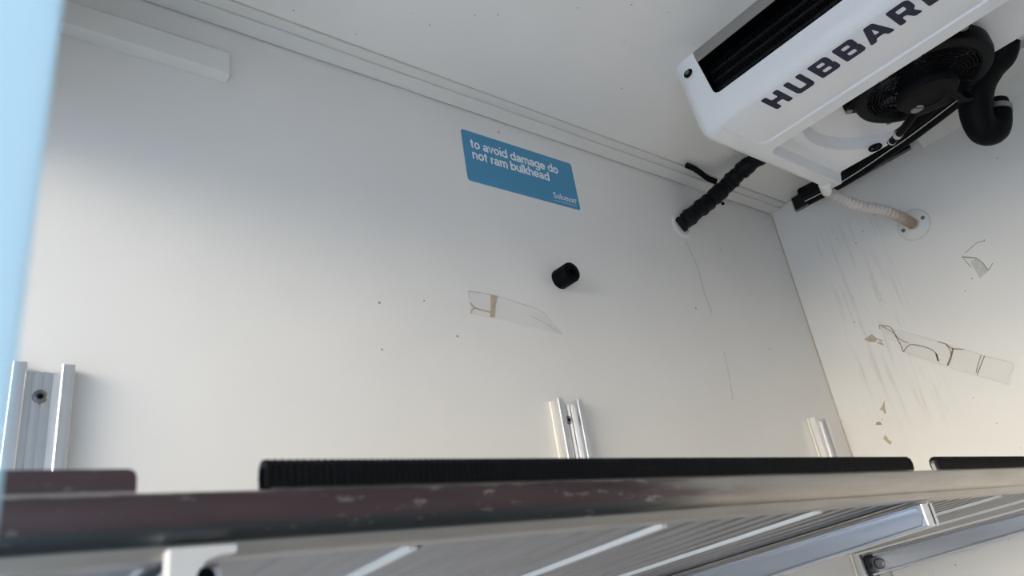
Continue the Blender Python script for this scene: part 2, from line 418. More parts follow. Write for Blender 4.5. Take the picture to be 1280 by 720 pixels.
# sealant beads in the corner
sb = MB(); sb.tube([(-0.001, -0.001, 0.0), (-0.001, -0.001, -0.93), (-0.001, -0.001, FZ)], 0.0022, 8)
sb.tube([(-0.001, 0.0, 0.001), (-0.001, -0.03, 0.0045), (-0.001, -0.055, 0.009), (-0.001, -0.09, 0.0095)], 0.0025, 8)
sb.tube([(XO, -0.0552, 0.0095), (-1.0, -0.0552, 0.0095), (0, -0.0552, 0.0095)], 0.0011, 6)
struct('trim_3', sb, 'seal')
# PVC strip hanging in the doorway beside the camera
pts = rrect(-2.085, -1.8895, -0.7835, -0.7805, 0.0012, 0, 3)
cs = MB().loft([[(x, y + 0.004 * math.sin((x + 2.085) * 16), z) for x, y, _ in pts] for z in (FZ + 0.02, HZ + 0.01)])
tag(cs.build('strip_curtain', 'post', None), 'blurred pale blue translucent strip hanging at the left edge of the view', 'curtain')

# ================================================================== mounting rails on the left wall
def make_rail(xc, ztop, label, filler=False, screws=True):
    zb = FZ + 0.05; W = 0.031; D = 0.020
    t = thing('mounting_rail', (xc, 0, zb), label, 'rail', 'aluminium mounting rails on the left wall')
    y0 = -0.0006
    # base plate with three shallow grooves
    p = [(-W + 0.010, y0)]
    base = [(-W + 0.002, y0), (W - 0.002, y0), (W - 0.002, -0.0050)]
    for gx in (0.0095, 0.0, -0.0095):
        base += [(gx + 0.0011, -0.0050), (gx + 0.0009, -0.0018), (gx - 0.0009, -0.0018), (gx - 0.0011, -0.0050)]
    base += [(-W + 0.002, -0.0050)]
    MB().extrude(base, lambda u, v, q: (xc + u, v, q), zb, ztop - 0.006).build('base_plate', 'alu', t)
    for sg in (-1, 1):
        fl = [(sg * W, y0), (sg * W, -D + 0.0012), (sg * (W - 0.0012), -D), (sg * (W - 0.0125), -D), (sg * (W - 0.0137), -D + 0.0012), (sg * (W - 0.0137), -0.0052), (sg * (W - 0.0022), -0.0052), (sg * (W - 0.0022), y0)]
        MB().extrude(fl, lambda u, v, q: (xc + u, v, q), zb, ztop).build('side_flange', 'alu', t)
    if filler:
        MB().box(xc - W - 0.0055, xc - W, -0.005, y0, zb, ztop - 0.002).build('filler_strip', 'cream', t)
    if screws:
        zs = ztop - 0.036
        sc = MB().lathe((xc, -0.0050, zs), (0, -1, 0), [(0.0082, 0.0), (0.0080, 0.0014), (0.0072, 0.0020), (0.0038, 0.0020), (0.0034, 0.0006), (0.0001, 0.0006)], 28).build('screw', 'steel', t, True)
        MB().lathe((xc, -0.0056, zs), (0, -1, 0), [(0.0032, 0.0), (0.0032, 0.0004), (0.0001, 0.0004)], 6).build('hex_socket', 'black', sc)
    return t
make_rail(-1.807, -0.622, 'aluminium mounting rail nearest the doorway post, screw visible in its centre')
make_rail(-0.983, -0.626, 'aluminium mounting rail below the black rubber stopper, cream filler down its left side', filler=True)
make_rail(-0.128, -0.634, 'aluminium mounting rail closest to the corner with the front wall', filler=True, screws=False)

# ================================================================== shelf
TH = R(5.0)
Z0 = -0.963
def sh(x, d, n):                      # shelf frame: along x, out from the wall, up from the underside
    return Vector((x, -d * math.cos(TH) - n * -math.sin(TH) * 0 - n * math.sin(TH) * -0.0, Z0 + d * math.sin(TH) + n * math.cos(TH)))
shelf = thing('slatted_shelf', (-0.95, 0, Z0), 'long aluminium shelf with ribbed underside, black rubber edging along its scuffed front bar', 'shelf')
XL, XR = -1.945, -0.045
DF = 0.577                            # front face distance
# deck: extruded planks with shallow corrugations and a deeper rib at each joint
prof = []
joints = [-1.895, -1.652, -1.409, -1.166, -0.923, -0.680, -0.437, -0.194]
def deck_plank(x0, x1):
    pr = [(x0 + 0.0065, 0.016), (x0 + 0.0065, -0.0030), (x0 + 0.010, -0.0030), (x0 + 0.013, 0.0)]
    x = x0 + 0.013; k = 0
    wd = (x1 - x0 - 0.018) / 6.0
    for k in range(6):
        a = x0 + 0.015 + k * wd
        pr += [(a, 0.0), (a + wd * 0.45, 0.0), (a + wd * 0.45 + 0.003, 0.0017), (a + wd - 0.003, 0.0017), (a + wd, 0.0)]
    pr += [(x1 - 0.0015, 0.0), (x1 - 0.0015, 0.016)]
    return pr
for i in range(len(joints)):
    x0 = joints[i]; x1 = joints[i + 1] if i + 1 < len(joints) else XR
    mb = MB().extrude(deck_plank(x0, x1), lambda u, v, q: sh(u, q, v), 0.030, DF - 0.038)
    mb.build('deck_plank', 'alu_y', shelf)
    o = MB().extrude([(x0 - 0.0005, 0.012), (x0 - 0.0005, -0.0030), (x0 + 0.0005, -0.0038), (x0 + 0.0055, -0.0038), (x0 + 0.0060, -0.0032), (x0 + 0.0060, 0.012)], lambda u, v, q: sh(u, q, v), 0.032, DF - 0.034).build('joint_strip', 'strip', shelf)
    o['label'] = 'bright white joint strip between planks'
mb = MB().box(0, 1, 0, 1, 0, 1); mb.v = [sh(XL + (joints[0] - XL) * p.x, 0.03 + (DF - 0.06) * p.y, 0.0155 * p.z) for p in mb.v]
mb.build('deck_plank', 'alu_y', shelf)
mb = MB().box(0, 1, 0, 1, 0, 1); mb.v = [sh(XL + (XR - XL) * p.x, 0.026 + (DF - 0.062) * p.y, 0.0162 + 0.004 * p.z) for p in mb.v]
mb.build('bounce_sheet', 'sheet', shelf)  # added pale sheet, out of view, bouncing daylight onto the left wall
# front bar: flat upper face, rounded belly, lower lip (profile in world y, z)
FB = [(-0.5735, -0.8852), (-0.5770, -0.8862), (-0.5782, -0.8885), (-0.5785, -0.8960), (-0.5780, -0.9010), (-0.5760, -0.9055), (-0.5725, -0.9085), (-0.5690, -0.9098),
      (-0.5690, -0.9172), (-0.5440, -0.9172), (-0.5400, -0.9140), (-0.5400, -0.8900), (-0.5440, -0.8852)]
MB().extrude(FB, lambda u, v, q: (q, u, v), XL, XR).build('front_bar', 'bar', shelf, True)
# upstanding lip on the bar, in three lengths
def lip(x0, x1):
    r = 0.004
    pts = [(x0, -0.8860), (x1, -0.8860), (x1, -0.8735 - r), (x1 - r * 0.3, -0.8735 - r * 0.3), (x1 - r, -0.8735), (x0 + r, -0.8735), (x0 + r * 0.3, -0.8735 - r * 0.3), (x0, -0.8735 - r)]
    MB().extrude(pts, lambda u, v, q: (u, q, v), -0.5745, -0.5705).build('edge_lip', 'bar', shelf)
lip(XL, -1.8195)
lip(-1.752, -0.996)
lip(-0.937, XR)
# ribbed rubber edging pushed over the lip: an inverted U with an open end
def edging(x0, x1, lab):
    sec_o = [(-0.5785, -0.8848), (-0.5795, -0.8775), (-0.5785, -0.8722), (-0.5755, -0.8692), (-0.5725, -0.8686), (-0.5695, -0.8692), (-0.5665, -0.8722), (-0.5655, -0.8775), (-0.5665, -0.8848)]
    sec_i = [(-0.5682, -0.8848), (-0.5676, -0.8775), (-0.5686, -0.8742), (-0.5725, -0.8722), (-0.5764, -0.8742), (-0.5774, -0.8775), (-0.5768, -0.8848)]
    n = int((x1 - x0) / 0.0042) * 2
    c = Vector((0, -0.5725, -0.8785)); loops = []
    for i in range(n + 1):
        x = x0 + (x1 - x0) * i / n
        k = 1.0 if i % 2 else 0.93
        if i in (0, n): k = 0.95
        loops.append([(x, c.y + (a - c.y) * k, c.z + (b_ - c.z) * (k if b_ > -0.880 else 1)) for a, b_ in sec_o] + [(x, a, b_) for a, b_ in sec_i])
    o = MB().loft(loops).build('rubber_edging', 'rubber', shelf); o['label'] = lab
edging(-1.757, -1.003, 'longer black ribbed rubber edging')
edging(-0.930, XR, 'shorter black ribbed rubber edging')
# tapered channel arms under the deck, open towards the doorway
def arm(xc):
    w_ = 0.014
    t = MB()
    d0, d1 = 0.012, DF - 0.012
    h0, h1 = 0.047, 0.026
    def P(x, s_, k):                   # s_ 0 wall .. 1 front ; k 0 top .. 1 bottom
        d = d0 + (d1 - d0) * s_; h = h0 + (h1 - h0) * s_
        return sh(x, d, -0.0065 - h * k)
    # web: rounded plate
    def plate(xa, xb, inset):
        out = []
        for xx in (xa, xb):
            out.append([P(xx, inset * 0.12, inset), P(xx, 1 - inset * 0.12, inset), P(xx, 1 - inset * 0.06, 0.5), P(xx, 1 - inset * 0.12, 1 - inset), P(xx, inset * 0.12, 1 - inset)])
        return out
    web = MB().loft(plate(xc + 0.002, xc + 0.006, 0.0)).build('support_arm', 'alu_arm', shelf)
    rim = MB()
    A_ = plate(xc - w_, xc + w_, 0.0); B_ = plate(xc - w_, xc + w_, 0.13)
    n = 5
    vs = A_[0] + A_[1] + B_[0] + B_[1]; fs = []
    for j in range(n):
        k = (j + 1) % n
        fs += [(j, k, n + k, n + j), (2 * n + j, 3 * n + j, 3 * n + k, 2 * n + k), (j, 2 * n + j, 2 * n + k, k), (n + j, n + k, 3 * n + k, 3 * n + j)]
    rim.add(vs, fs).build('rim', 'alu_arm', web, bevel=0.0012)
    c = P(xc - 0.001, 0.055, 0.5)
    MB().lathe(c + Vector((0.003, 0, 0)), (-1, 0, 0), [(0.0125, 0.0), (0.0125, 0.0035), (0.0110, 0.0045), (0.0070, 0.0045), (0.0066, 0.0030), (0.0001, 0.0030)], 26).build('pivot_bolt', 'steel', web, True)
    # end plate under the front bar, cut away around the pin
    if xc > -1.5: plates = []
    else: plates = [1]
    pl = [(-0.0160, -0.9130), (0.0160, -0.9130), (0.0160, -0.9172), (0.0080, -0.9178), (0.0020, -0.9200), (-0.0020, -0.9240), (-0.0040, -0.9290), (-0.0045, -0.9385), (-0.0160, -0.9385)]
    for _ in plates: MB().extrude(pl, lambda u, v, q: (xc + u, q, v), -0.5805, -0.5695).build('end_plate', 'plate', web, bevel=0.0006)
    for _ in plates: MB().lathe((xc + 0.004, -0.560, -0.9265), (0, -1, 0), [(0.0048, 0), (0.0048, 0.010), (0.0040, 0.0112), (0.0001, 0.0112)], 20).build('pin', 'black', web, True)
    # hinge lug joining the arm to its wall rail
    hb = MB().box(xc - 0.020, xc + 0.016, -0.026, -0.0205, Z0 - 0.056, Z0 - 0.004).box(xc - 0.020, xc + 0.016, -0.040, -0.026, Z0 - 0.012, Z0 - 0.004)
    hb.build('hinge_lug', 'darksteel', web, bevel=0.001)
for xc in (-1.789, -0.968, -0.122):
    arm(xc)

# ================================================================== cooling unit on the ceiling
UX0, UX1, UY0, UY1 = -0.783, -0.264, -1.185, -0.284
unit = thing('cooling_unit', (-0.5, -0.735, CZ), 'white ceiling cooling unit with navy lettering and black fan underneath', 'cooling unit')
ZB = -0.157
k = 6
def L_(ins, z, front=0.0, r=0.03):
    return rrect(UX0 + front + ins, UX1 - ins * 0.2, UY0 + ins, UY1 - ins, (0.006, r, r, 0.006), z, k)
body = MB().loft([L_(0.0, CZ, 0.0, 0.040), L_(0.002, -0.05, 0.008, 0.038), L_(0.004, -0.120, 0.017, 0.034), L_(0.006, -0.138, 0.021, 0.032), L_(0.011, -0.149, 0.024, 0.028), L_(0.018, -0.1555, 0.027, 0.024), L_(0.027, ZB, 0.030, 0.020)])
# recess in the underside, leaving the lettered band at the front and a rail at each end
rec = MB().loft([rrect(-0.572, -0.10, -1.139, -0.330, (0.004, 0.022, 0.022, 0.004), -0.20, k), rrect(-0.570, -0.10, -1.140, -0.3295, (0.004, 0.022, 0.022, 0.004), -0.158, k),
                 rrect(-0.566, -0.10, -1.134, -0.3345, (0.004, 0.024, 0.024, 0.004), -0.130, k), rrect(-0.562, -0.10, -1.130, -0.339, (0.004, 0.024, 0.024, 0.004), -0.1265, k)])
FC = Vector((-0.439, -0.613, 0))
well = MB().lathe((FC.x, FC.y, -0.22), (0, 0, 1), [(0.245, 0), (0.236, 0.085), (0.229, 0.092), (0.216, 0.118), (0.205, 0.121)], 56)
for c_ in range(len(well.v)):       # stretch along the unit a little
    well.v[c_].y = FC.y + (well.v[c_].y - FC.y) * 1.04
    well.v[c_].x = max(well.v[c_].x, -0.556)
emb = MB().loft([rrect(-0.80, -0.602, -1.121, -0.336, (0.026, 0.002, 0.002, 0.026), -0.20, k), rrect(-0.80, -0.603, -1.120, -0.337, (0.026, 0.002, 0.002, 0.026), -0.1575, k), rrect(-0.80, -0.6055, -1.117, -0.3395, (0.024, 0.002, 0.002, 0.024), -0.1530, k)])
# outlet opening in the front face
gy0, gy1 = -1.120, -0.350
gr = []
for xx in (-0.84, -0.715):
    gr.append([(xx, gy0, 0.004), (xx, gy0, -0.088), (xx, gy0 + 0.004, -0.094), (xx, gy0 + 0.012, -0.097), (xx, gy1 - 0.020, -0.097), (xx, gy1 - 0.012, -0.094), (xx, gy1 - 0.008, -0.088), (xx, gy1, 0.004)])
grc = MB().loft(gr)
notch = MB().loft([rrect(-0.335, -0.10, -0.800, -0.598, 0.012, z_, 4) for z_ in (-0.3, 0.1)])
me = carve(body, [rec, well, emb, grc, notch], Vector(unit.location))
cas = link('casing', me, 'abs', unit, True)
me.materials.append(M['black'])
for p in me.polygons:          # inside of the outlet opening
    c = p.center + Vector(unit.location)
    if c.x > -0.7755 and c.x < -0.7145 and c.z > -0.0985 and gy0 - 0.0005 < c.y < gy1 + 0.0005 and (abs(p.normal.x) < 0.3 or c.x > -0.72): p.material_index = 1
# the coil behind the opening: vertical fins and tubes
fin = MB()
y = gy0 + 0.004
while y < gy1 - 0.004:
    fin.box(-0.748, -0.716, y, y + 0.0009, -0.096, -0.014); y += 0.0042
coil = fin.build('coil_fins', 'fins', unit)
tb = MB()
for zz in (-0.030, -0.052, -0.074):
    tb.tube([(-0.742, gy0 + 0.002, zz), (-0.742, gy1 - 0.002, zz)], 0.0045, 8)
tb.build('coil_tube', 'darksteel', coil)
MB().box(-0.7180, -0.7155, gy0 + 0.002, gy1 - 0.002, -0.0965, 0.002).build('back_plate', 'black', coil)
MB().extrude([(-0.784, CZ - 0.0005), (-0.7795, -0.0135), (-0.7780, -0.0135), (-0.7815, CZ - 0.0005)], lambda u, v, t_: (u, t_, v), gy0 + 0.001, gy1 - 0.0005).build('metal_top_strip', 'coilcase', unit)
# screws in the front corners
for yy in (gy1 + 0.026, gy0 - 0.026):
    ws = MB().lathe((-0.7775, yy, -0.020), (-1, 0, 0.13), [(0.0105, 0), (0.0105, 0.0016), (0.0085, 0.0026), (0.0001, 0.0026)], 24).build('screw_washer', 'black', unit, True)
    MB().lathe((-0.7800, yy, -0.0197), (-1, 0, 0.13), [(0.0048, 0), (0.0046, 0.0018), (0.0030, 0.0026), (0.0001, 0.0026)], 16).build('screw', 'steel', ws, True)

# lettering HUBBARD: heavy wide capitals with rounded corners
def rnd(poly, r=0.07):
    out = []
    n = len(poly)
    for i in range(n):
        a, b_, c = Vector(poly[i - 1]), Vector(poly[i]), Vector(poly[(i + 1) % n])
        ra = min(r, (a - b_).length * 0.45, (c - b_).length * 0.45)
        p = b_ + (a - b_).normalized() * ra; q = b_ + (c - b_).normalized() * ra
        for j in range(4):
            u = j / 3
            out.append((p * (1 - u) ** 2 + b_ * 2 * u * (1 - u) + q * u * u))
    return out
sw = 0.30
LET = {
 'H': ([[(0, 0), (.28, 0), (.28, .36), (.62, .36), (.62, 0), (.90, 0), (.90, 1), (.62, 1), (.62, .62), (.28, .62), (.28, 1), (0, 1)]], [], .90),
 'U': ([[(0, 1), (0, .12), (.12, 0), (.78, 0), (.90, .12), (.90, 1), (.62, 1), (.62, .24), (.28, .24), (.28, 1)]], [], .90),
 'B': ([[(0, 0), (.84, 0), (.94, .10), (.94, .44), (.86, .52), (.90, .58), (.90, .90), (.80, 1), (0, 1)]], [[(.28, .20), (.64, .20), (.64, .41), (.28, .41)], [(.28, .60), (.61, .60), (.61, .80), (.28, .80)]], .94),
 'A': ([[(0, 0), (.29, 0), (.36, .18), (.72, .18), (.79, 0), (1.08, 0), (.74, 1), (.34, 1)]], [[(.43, .37), (.65, .37), (.54, .74)]], 1.08),
 'R': ([[(0, 0), (.28, 0), (.28, .33), (.46, .33), (.62, 0), (.95, 0), (.77, .36), (.92, .46), (.92, .88), (.80, 1), (0, 1)]], [[(.28, .55), (.63, .55), (.63, .79), (.28, .79)]], .95),
 'D': ([[(0, 0), (.76, 0), (.93, .18), (.93, .82), (.76, 1), (0, 1)]], [[(.28, .22), (.64, .22), (.64, .78), (.28, .78)]], .93),
}
def glyph(ch):
    cu = bpy.data.curves.new('g', 'CURVE'); cu.dimensions = '2D'; cu.fill_mode = 'BOTH'; cu.extrude = 0.0004
    outs, holes, wd = LET[ch]
    for lst, rr in ((outs, 0.09), (holes, 0.07)):
        for pl in lst:
            pp = rnd(pl, rr)
            sp = cu.splines.new('POLY'); sp.points.add(len(pp) - 1); sp.use_cyclic_u = True
            for p, q in zip(sp.points, pp): p.co = (q[0] * H_, q[1] * H_, 0, 1)
    o = bpy.data.objects.new('g', cu); COL.objects.link(o)
    bpy.context.view_layer.update()
    me = bpy.data.meshes.new_from_object(o.evaluated_get(bpy.context.evaluated_depsgraph_get()))
    bpy.data.objects.remove(o, do_unlink=True); bpy.data.curves.remove(cu)
    return me
H_ = 0.056
EX = (0.74)    # letter width factor
ypos = {0: -0.4290, 1: -0.4785, 2: -0.5295, 3: -0.5790, 4: -0.6250, 5: -0.6790, 6: -0.7290}
letters = []
bm = bmesh.new()
for i, ch in enumerate('HUBBARD'):
    g_ = glyph(ch)
    # reading direction -y, letter tops towards -x, facing down
    mat = Matrix(((0, -1, 0, -0.6835), (-EX, 0, 0, ypos[i]), (0, 0, -1, -0.1533), (0, 0, 0, 1)))
    g_.transform(mat); bm.from_mesh(g_); bpy.data.meshes.remove(g_)
bmesh.ops.recalc_face_normals(bm, faces=bm.faces)
me = bpy.data.meshes.new('lettering'); bm.to_mesh(me); bm.free()
me.transform(Matrix.Translation(-Vector(unit.location)))
lo = link('lettering', me, 'navy', unit); lo['label'] = 'navy capitals HUBBARD'

# drain spout on the tray corner
MB().tube([(-0.300, -0.305, -0.150), (-0.275, -0.294, -0.1515), (-0.258, -0.287, -0.152)], [0.014, 0.0135, 0.012], 16).build('drain_spout', 'tray', unit, True)
# clip on the tray edge
MB().ring((-0.300, -0.440, -0.134), (0, 0, 1), 0.012, 0.0035, 24, 8).lathe((-0.300, -0.440, -0.131), (0, 0, -1), [(0.006, 0), (0.006, 0.006), (0.0001, 0.006)], 12).build('tray_grommet', 'black', unit, True)

# fan
fz = -0.106
fanp = MB()
n = 56
def fl(r0, r1, z):
    return [(FC.x + r1 * math.cos(2 * math.pi * i / n), FC.y + r1 * math.sin(2 * math.pi * i / n), z) for i in range(n)]
loops = [fl(0, 0.130, fz), fl(0, 0.130, fz - 0.020), fl(0, 0.127, fz - 0.029), fl(0, 0.122, fz - 0.031), fl(0, 0.106, fz - 0.031), fl(0, 0.104, fz - 0.029), fl(0, 0.104, fz - 0.004), fl(0, 0.112, fz)]
fanp.loft(loops, cap=False)
vs0 = len(fanp.v)
fan = fanp.build('fan', 'black', unit, True)
for a in (108, 236, 345, 52):
    c, s_ = math.cos(R(a)), math.sin(R(a)); e = Vector((c, s_, 0)); p_ = Vector((-s_, c, 0)); q = FC + Vector((0, 0, fz))
    mb = MB()
    pts = [q + e * 0.118 + p_ * 0.030, q + e * 0.118 - p_ * 0.030, q + e * 0.147 - p_ * 0.013, q + e * 0.147 + p_ * 0.013]
    mb.loft([[v_ for v_ in pts], [v_ - Vector((0, 0, 0.016)) for v_ in pts]]).build('mounting_ear', 'black', fan, bevel=0.002)
    MB().lathe(q + e * 0.139 - Vector((0, 0, 0.016)), (0, 0, -1), [(0.0075, 0), (0.0072, 0.004), (0.0055, 0.0052), (0.0001, 0.0052)], 16).build('bolt', 'steel', fan, True)
gd = MB()
for i in range(9):
    rr = 0.052 + 0.0064 * i; zz = fz - 0.029 - 0.010 * math.cos((rr - 0.045) / 0.060 * math.pi / 2)
    gd.ring((FC.x, FC.y, zz), (0, 0, 1), rr, 0.0016, 48, 6)
for i in range(12):
    a = 2 * math.pi * i / 12 + 0.1
    pts = []
    for j in range(6):
        rr = 0.045 + 0.060 * j / 5; zz = fz - 0.0305 - 0.010 * math.cos((rr - 0.045) / 0.060 * math.pi / 2)
        a2 = a + 0.35 * j / 5
        pts.append((FC.x + rr * math.cos(a2), FC.y + rr * math.sin(a2), zz))
    gd.tube(pts, 0.0022, 6)
gd.build('guard', 'black', fan, True)
bl = MB()
for i in range(5):
    a0 = 2 * math.pi * i / 5
    g = []
    for j in range(6):
        rr = 0.045 + 0.055 * j / 5
        row = []
        for q in range(5):
            u = q / 4; aa = a0 + (0.75 + 0.1 * j / 5) * u + 0.15 * j / 5
            row.append(Vector((FC.x + rr * math.cos(aa), FC.y + rr * math.sin(aa), fz - 0.006 - 0.014 * u)))
        g.append(row)
    vs = [p for r_ in g for p in r_] + [p + Vector((0, 0, 0.002)) for r_ in g for p in r_]
    fs = []
    for j in range(5):
        for q in range(4):
            a_ = j * 5 + q
            fs += [(a_, a_ + 1, a_ + 6, a_ + 5), (30 + a_, 30 + a_ + 5, 30 + a_ + 6, 30 + a_ + 1)]
    bd = [0, 1, 2, 3, 4, 9, 14, 19, 24, 29, 28, 27, 26, 25, 20, 15, 10, 5]
    for q in range(len(bd)):
        a_, b_ = bd[q], bd[(q + 1) % len(bd)]
        fs.append((a_, 30 + a_, 30 + b_, b_))
    bl.add(vs, fs)
bl.build('blades', 'black', fan, True)
MB().lathe((FC.x, FC.y, fz - 0.010), (0, 0, -1), [(0.044, 0), (0.046, 0.006), (0.046, 0.030), (0.057, 0.034), (0.058, 0.044), (0.053, 0.052), (0.030, 0.055), (0.028, 0.053), (0.0001, 0.053)], 40).build('motor_hub', 'rubber', fan, True)
MB().lathe((FC.x + 0.016, FC.y + 0.032, fz - 0.0625), (0, 0, -1), [(0.013, 0), (0.012, 0.0022), (0.0001, 0.0022)], 24).build('motor_label', 'steel', fan, True)
# motor lead with its pale ties, running from the hub to the tray edge
lead = spline([(-0.408, -0.588, -0.153), (-0.380, -0.556, -0.156), (-0.345, -0.520, -0.152), (-0.312, -0.488, -0.145), (-0.296, -0.472, -0.140)], 16)
ld = MB().tube(lead, 0.0085, 10).build('motor_lead', 'black', fan, True)
MB().tube([lead[9], lead[10]], 0.0092, 12).tube([lead[13], lead[14]], 0.0092, 12).build('lead_tie', 'pale', fan, True)
lead = spline([(-0.402, -0.640, -0.150), (-0.360, -0.640, -0.156), (-0.330, -0.640, -0.154), (-0.300, -0.645, -0.145)], 14)
MB().tube(lead, 0.0075, 10).build('motor_lead', 'black', fan, True)

# ================================================================== pipes, hoses
# taped bundle from the left wall to the cooling unit
pb = thing('insulated_pipe', (-0.46, 0, -0.135), 'thick black taped pipe bundle rising from the left wall to the cooling unit', 'pipe')
pts = spline([(-0.472, 0.012, -0.141), (-0.456, -0.004, -0.128), (-0.424, -0.024, -0.103), (-0.384, -0.050, -0.073), (-0.352, -0.088, -0.042), (-0.346, -0.125, -0.0275), (-0.350, -0.180, -0.0225), (-0.352, -0.30, -0.0215)], 60)
def rb(u): return 0.0215 + 0.0016 * math.sin(u * 41) + 0.0012 * math.sin(u * 97 + 1)
pts = [p if p.y < 0 else p for p in pts]
MB().tube(pts[2:58], 0.02, 18, rfun=rb).build('wrapping', 'tape', pb, True)
for q in (14, 24, 33):
    MB().tube([pts[q], pts[q] + (pts[q + 1] - pts[q]).normalized() * 0.005], rb(q / 60) + 0.0012, 18).build('cable_tie', 'black', pb, True)
MB().lathe(pts[28] + Vector((0.013, -0.006, -0.019)), (0.5, 0.2, -1), [(0.0045, 0), (0.004, 0.008), (0.0001, 0.008)], 10).build('tie_end', 'black', pb, True)
# white collar where it leaves the wall
cl = MB().lathe((-0.470, -0.0005, -0.142), (0, -1, 0), [(0.033, 0), (0.0325, 0.003), (0.030, 0.005), (0.0255, 0.005), (0.025, 0.001), (0.0001, 0.001)], 40)
tag(cl.build('pipe_collar', 'trim', None, True), 'round white collar around the taped pipe bundle where it enters the left wall', 'collar')
# stub
st = spline([(-0.478, -0.071, -0.0030), (-0.455, -0.075, -0.0095), (-0.430, -0.074, -0.0150), (-0.402, -0.072, -0.0220), (-0.378, -0.078, -0.0300)], 20)
o = MB().tube(st, 0.0075, 12).build('cable_stub', 'foam', None, True)
tag(o, 'short black cable stub on the ceiling trim beside the taped pipe bundle', 'cable')
# pipes along the front wall
pw = thing('insulated_pipe', (-0.09, -0.33, -0.05), 'black insulated pipe pair running behind the cooling unit along the front wall', 'pipe')
a1 = spline([(-0.078, -0.155, -0.052), (-0.082, -0.205, -0.056), (-0.086, -0.277, -0.058), (-0.090, -0.336, -0.056), (-0.096, -0.40, -0.052), (-0.100, -0.47, -0.046), (-0.13, -0.60, -0.040)], 50)
MB().tube(a1, 0.0185, 16).build('pipe', 'foam', pw, True)
a2 = [p + Vector((-0.034, -0.004, 0.004)) for p in a1]
MB().tube(a2, 0.0165, 16).build('pipe', 'foam', pw, True)
a3 = [p + Vector((-0.0205, 0.0, -0.0140)) for p in a1]
o = MB().tube(a3, 0.0013, 8).build('pale_wire', 'trim', pw, True)
MB().tube([a1[22], a1[22] + Vector((0, -0.005, 0))], 0.0198, 16).tube([a2[22], a2[22] + Vector((0, -0.005, 0))], 0.0178, 16).build('cable_tie', 'black', pw, True)
# thick looped hose at the right of the fan
hl = thing('insulated_hose', (-0.24, -0.64, -0.09), 'thick black hose hanging in a loop right of the fan', 'hose')
hp = spline([(-0.305, -0.742, -0.070), (-0.300, -0.724, -0.091), (-0.285, -0.694, -0.094), (-0.262, -0.658, -0.110), (-0.243, -0.632, -0.150), (-0.226, -0.626, -0.190), (-0.206, -0.641, -0.190), (-0.194, -0.656, -0.158), (-0.188, -0.663, -0.125)], 60)
def hr(u): return 0.028 + 0.005 * math.sin(min(1, u * 1.5) * math.pi) - 0.006 * max(0, u - 0.75) * 4
MB().tube(hp, 0.03, 20, rfun=hr).build('hose', 'foam', hl, True)
MB().tube([hp[2], hp[2] + (hp[3] - hp[2]).normalized() * 0.007], 0.0285, 20).build('hose_clip', 'darksteel', hl, True)
MB().tube([hp[53], hp[53] + (hp[54] - hp[53]).normalized() * 0.012], 0.0265, 20).build('end_clip', 'coilcase', hl, True)
# corrugated drain hose
dp = spline([(-0.262, -0.287, -0.150), (-0.248, -0.288, -0.153), (-0.22, -0.298, -0.168), (-0.17, -0.313, -0.186), (-0.11, -0.332, -0.193), (-0.05, -0.345, -0.204), (-0.018, -0.351, -0.217), (-0.004, -0.354, -0.224)], 140)
rr = [0.0136 if (i // 2) % 2 else 0.0094 for i in range(140)]
o = MB().tube(dp, rr, 16).build('drain_hose', 'hose2', None, True)
tag(o, 'pale corrugated drain hose, rusty at the end where it meets the front wall', 'hose')
fp = thing('hose_flange', (0, -0.354, -0.224), 'round white flange plate with two screws around the drain hose on the front wall', 'flange')
MB().lathe((0.0, -0.354, -0.224), (-1, 0, 0), [(0.0400, 0), (0.0398, 0.0018), (0.0385, 0.0026), (0.0175, 0.0026), (0.0165, 0.0050), (0.0140, 0.0054), (0.0138, 0.001), (0.0001, 0.001)], 48).build('plate', 'trim', fp, True)
MB().ring((-0.0004, -0.354, -0.224), (1, 0, 0), 0.0404, 0.0008, 48, 6).build('sealant_ring', 'seal', fp, True)
for dy, dz in ((0.027, -0.004), (-0.027, 0.005)):
    MB().lathe((-0.0026, -0.354 + dy, -0.224 + dz), (-1, 0, 0), [(0.0052, 0), (0.0050, 0.0010), (0.0040, 0.0016), (0.0020, 0.0016), (0.0018, 0.0004), (0.0001, 0.0004)], 20).build('screw', 'steel', fp, True)

# dark steel channel in the corner under the cooling unit
ch = thing('steel_bracket', (0, -0.13, -0.02), 'dark steel channel bracket at the top of the front wall behind the drain hose', 'bracket')
x1 = -0.012
fr = MB()
fr.box(x1, -0.0005, -0.082, -0.079, -0.036, 0.008).box(x1, -0.0005, -0.420, -0.082, -0.036, -0.0335).box(x1, -0.0005, -0.420, -0.082, 0.0055, 0.008)
fr.build('frame', 'steel', ch)
MB().box(-0.0035, -0.0005, -0.420, -0.082, -0.0335, 0.0055).build('back_panel', 'darksteel', ch)
MB().lathe((-0.0035, -0.125, -0.016), (-1, 0, 0), [(0.009, 0), (0.009, 0.004), (0.006, 0.007), (0.0001, 0.007)], 6).build('bolt', 'steel', ch, True)

# ================================================================== left wall: sign, stopper, trunking
sg = thing('warning_sign', (-1.0, 0, -0.117), 'blue sticker with white warning text on the left wall', 'sign')
